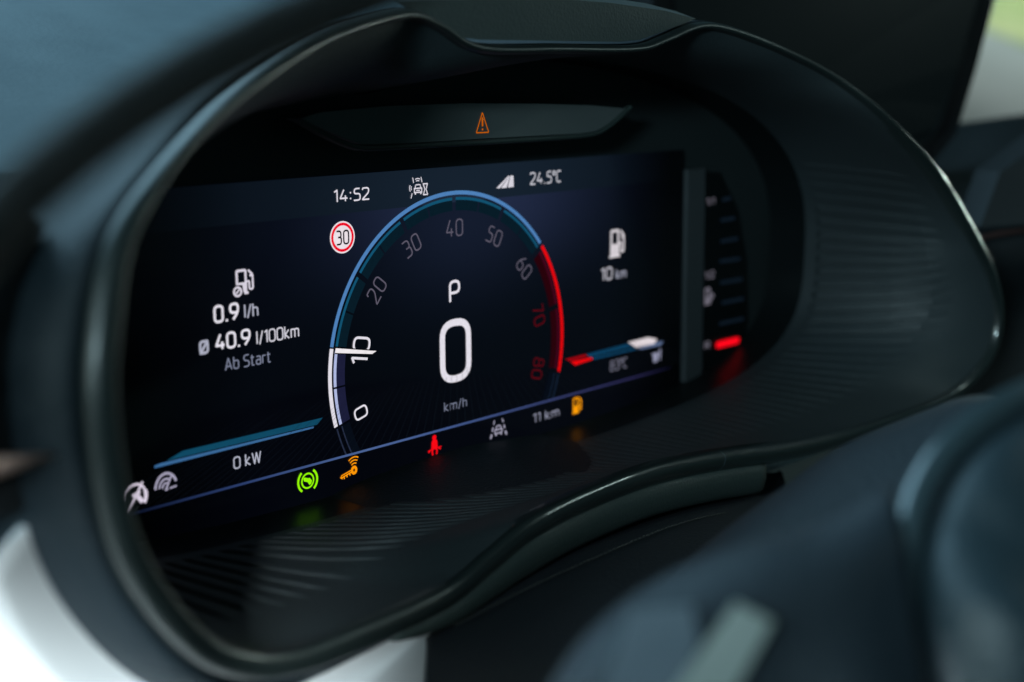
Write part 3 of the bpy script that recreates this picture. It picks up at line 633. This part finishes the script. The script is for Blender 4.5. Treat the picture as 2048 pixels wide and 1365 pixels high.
P = [P3(1960, 455, 11.2), P3(2000, 345, 11.4), P3(2100, 270, 11.6), P3(2200, 260, 11.6), P3(2200, 440, 11.2)]
V, F = prism(P, Vector((0.2, 0.3, 0))); obj('centre_vent_bezel', V, F, M_DARK, db, smooth=False)

# freestanding centre screen, seen from its left: the black mass over the hood
cx = thing('centre_screen', 'large unlit black centre screen standing behind the hood at upper right', 'car screen', P3(1700, 400, 12.5))
SP = [P3(1330, -60, 12.0), P3(1985, -60, 13.0), P3(1975, 0, 13.0), P3(1932, 130, 12.9), P3(1888, 262, 12.8), P3(1860, 300, 12.8), P3(1700, 330, 12.5), P3(1330, 330, 12.0)]
V, F = prism(SP, Vector((0.25, 0.6, 0))); o = obj('screen_housing', V, F, M_SCREENBACK, cx, smooth=False)
b = o.modifiers.new('edge', 'BEVEL'); b.width = 0.12 * S; b.segments = 3
gp = [p + Vector((-.02, -.03, 0)) + (P3(1640, 130, 12.4) - p) * 0.06 for p in SP]
V, F = prism(gp, Vector((0.01, .02, 0))); obj('screen_glass', V, F, M_COLLAR, cx, smooth=False)

# ================================================================== COLUMN COVER AND GAITER
cc = thing('steering_column_cover', 'matt black steering column cover with stitched gaiter under the cluster lip', 'column cover', (0.5, -2, -2))
rows = [[at(x, y, -1.05) for x, y in [(840, 1215), (900, 1170), (1000, 1090), (1200, 1000), (1400, 950), (1545, 950), (1560, 945)]],
        [at(x, y, -1.22) for x, y in [(852, 1262), (910, 1215), (1000, 1150), (1200, 1062), (1400, 1005), (1550, 982), (1568, 978)]],
        [at(x, y, -1.50) for x, y in [(856, 1300), (915, 1262), (1010, 1208), (1200, 1112), (1400, 1040), (1545, 1010), (1562, 1005)]],
        [at(x, y, -1.90) for x, y in [(850, 1370), (930, 1345), (1040, 1300), (1230, 1200), (1400, 1120), (1540, 1060), (1580, 1040)]],
        [at(x, y, -2.3) for x, y in [(846, 1500), (940, 1480), (1080, 1440), (1270, 1350), (1450, 1220), (1600, 1120), (1750, 1050)]]]
patch(rows, 'gaiter', M_GAITER, cc, t=0.04)
seam = catmull([at(x, y, -1.56) for x, y in [(900, 1252), (1000, 1200), (1100, 1152), (1200, 1108), (1300, 1066), (1380, 1040), (1450, 1025)]], 24)
for k in range(0, len(seam) - 3, 2):
    V, F = tube([seam[k] + Vector((0, -.03, .01)), seam[k + 1] + Vector((0, -.034, .012))], 0.0045, 5); obj('stitch', V, F, M_THREAD, cc)
rows = [[atd(p[0], p[1], p[2] * 1.07) for p in [(1960, 850, 6.3), (1720, 925, 6.2), (1600, 1000, 6.1), (1470, 1100, 5.8), (1330, 1225, 5.4), (1150, 1400, 5.0)]],
        [atd(p[0], p[1], p[2] * 1.07) for p in [(1885, 822, 6.0), (1700, 896, 5.8), (1572, 984, 5.6), (1440, 1082, 5.3), (1295, 1205, 4.9), (1100, 1388, 4.6)]],
        [atd(p[0], p[1], p[2] * 1.07) for p in [(1990, 800, 5.5), (1770, 905, 5.3), (1640, 1000, 5.1), (1510, 1100, 4.9), (1380, 1215, 4.6), (1200, 1400, 4.4)]],
        [atd(p[0], p[1], p[2] * 1.07) for p in [(2200, 850, 5.0), (1950, 1000, 4.8), (1800, 1100, 4.7), (1680, 1200, 4.6), (1550, 1300, 4.4), (1400, 1450, 4.3)]]]
patch(rows, 'column_shroud', M_NAVY, cc, t=0.05)

# ================================================================== STEERING WHEEL (near the lens, out of focus)
sw = thing('steering_wheel', 'dark leather steering wheel close to the lens, out of focus', 'steering wheel', (-1.2, -4.3, -0.5))
n0 = Vector((-.2, -1, .4)); P0 = atd(200, 330, 2.8)
def onplane(X, z): return Vector((X, P0.y + ((-.2) * (X - P0.x) + .4 * (z - P0.z)), z))
ring = []
for k in range(96):
    q = 2 * math.pi * k / 96; u_ = math.cos(q); v_ = math.sin(q)
    ring.append(onplane(-1.10 + 3.795 * u_, 0.69 + (1.53 if v_ > 0 else 3.8) * v_))
V, F = tube(ring, 0.068, 16, True); obj('rim', V, F, M_LEATHER, sw)
def P4(x, y, d): return atd(x, y, d * 1.17)
rows = [[P4(*p) for p in [(1080, 1480, 3.5), (1190, 1330, 3.6), (1330, 1215, 3.7), (1500, 1150, 3.75), (1640, 1110, 3.75), (1770, 1030, 3.8)]],
        [P4(*p) for p in [(1060, 1470, 3.25), (1175, 1290, 3.35), (1320, 1175, 3.42), (1490, 1105, 3.45), (1640, 1065, 3.5), (1785, 985, 3.55)]],
        [P4(*p) for p in [(1100, 1500, 3.1), (1240, 1330, 3.15), (1380, 1240, 3.2), (1530, 1170, 3.25), (1670, 1130, 3.3), (1800, 1060, 3.4)]],
        [P4(*p) for p in [(1150, 1700, 3.05), (1290, 1550, 3.1), (1430, 1450, 3.1), (1570, 1350, 3.15), (1700, 1280, 3.2), (1820, 1220, 3.3)]],
        [P4(*p) for p in [(1250, 2000, 3.05), (1390, 1850, 3.1), (1530, 1750, 3.1), (1640, 1600, 3.1), (1760, 1500, 3.1), (1850, 1420, 3.2)]]]
patch(rows, 'spoke', M_NAVY, sw, t=0.05)
arcp = catmull([P4(*p) for p in [(2300, 715, 4.0), (2120, 765, 3.8), (2000, 818, 3.65), (1905, 890, 3.55), (1845, 975, 3.48), (1815, 1070, 3.42), (1806, 1190, 3.38), (1818, 1350, 3.32), (1860, 1600, 3.3)]], 8)
V, F = tube(arcp, 0.052, 14); obj('hub_edge', V, F, M_HUB, sw)
rows = [[P4(*p) for p in [(2400, 745, 4.0), (2150, 800, 3.8), (2020, 852, 3.7), (1935, 925, 3.6), (1880, 1010, 3.55), (1852, 1110, 3.5), (1850, 1220, 3.45), (1872, 1380, 3.4), (1920, 1600, 3.35)]],
        [P4(*p) for p in [(2400, 780, 3.9), (2160, 835, 3.68), (2045, 885, 3.55), (1970, 950, 3.46), (1915, 1030, 3.42), (1890, 1120, 3.36), (1888, 1225, 3.32), (1905, 1380, 3.28), (1950, 1600, 3.25)]],
        [P4(*p) for p in [(2450, 950, 3.8), (2250, 1000, 3.55), (2150, 1020, 3.45), (2080, 1060, 3.38), (2030, 1110, 3.34), (2010, 1170, 3.28), (2010, 1240, 3.22), (2030, 1400, 3.2), (2060, 1600, 3.2)]],
        [P4(*p) for p in [(2500, 1200, 3.75), (2350, 1210, 3.5), (2300, 1220, 3.42), (2250, 1230, 3.36), (2220, 1240, 3.3), (2200, 1260, 3.26), (2190, 1290, 3.22), (2200, 1420, 3.2), (2220, 1600, 3.2)]]]
patch(rows, 'airbag_cover', M_PAD, sw, t=0.06)
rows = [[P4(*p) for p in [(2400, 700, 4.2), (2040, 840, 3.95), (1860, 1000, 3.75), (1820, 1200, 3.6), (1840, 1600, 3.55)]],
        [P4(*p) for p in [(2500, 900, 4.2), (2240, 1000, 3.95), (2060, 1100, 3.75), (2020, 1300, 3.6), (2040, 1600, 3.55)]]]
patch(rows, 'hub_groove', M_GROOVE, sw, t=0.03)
def slab(name, P, d, m, th=0.05):
    Q = [P4(x, y, d) for x, y in P]; V, F = prism(Q, (Q[0] - CP).normalized() * th); o = obj(name, V, F, m, sw, smooth=False)
    b = o.modifiers.new('edge', 'BEVEL'); b.width = 0.02 * S; b.segments = 3
slab('spoke_trim', [(1475, 1225), (1525, 1250), (1425, 1430), (1330, 1430)], 3.02, M_SATIN)
slab('spoke_button', [(1268, 1236), (1372, 1226), (1384, 1288), (1250, 1302)], 3.05, M_GREYBTN)
slab('spoke_button', [(1240, 1322), (1372, 1312), (1350, 1400), (1210, 1420)], 3.03, M_GREYBTN)

# ================================================================== OUTSIDE, THROUGH THE PASSENGER WINDOW
gn = UP; g0 = CP - UP * 21
def gpt(X, Yh):       # horizontal plane 21 units under the lens, X across, Yh along the car
    return Vector((X, CP.y, 0)) * 1 + Vector((0, 0, g0.z)) + Vector((0, .927, .375)) * Yh + Vector((0, g0.y - CP.y, 0))
V = [gpt(-400, -400), gpt(4000, -400), gpt(4000, 3000), gpt(-400, 3000)]
obj('road', V, [(0, 1, 2, 3)], M_ROAD, None, smooth=False, kind='structure', label='pale grey asphalt outside the car', )
V = [p + UP * .08 for p in (gpt(140, -400), gpt(4000, -400), gpt(4000, 3000), gpt(225, 3000))]
obj('grass_verge', V, [(0, 1, 2, 3)], M_GRASS, None, smooth=False, kind='structure', label='sunlit green grass beyond the road')
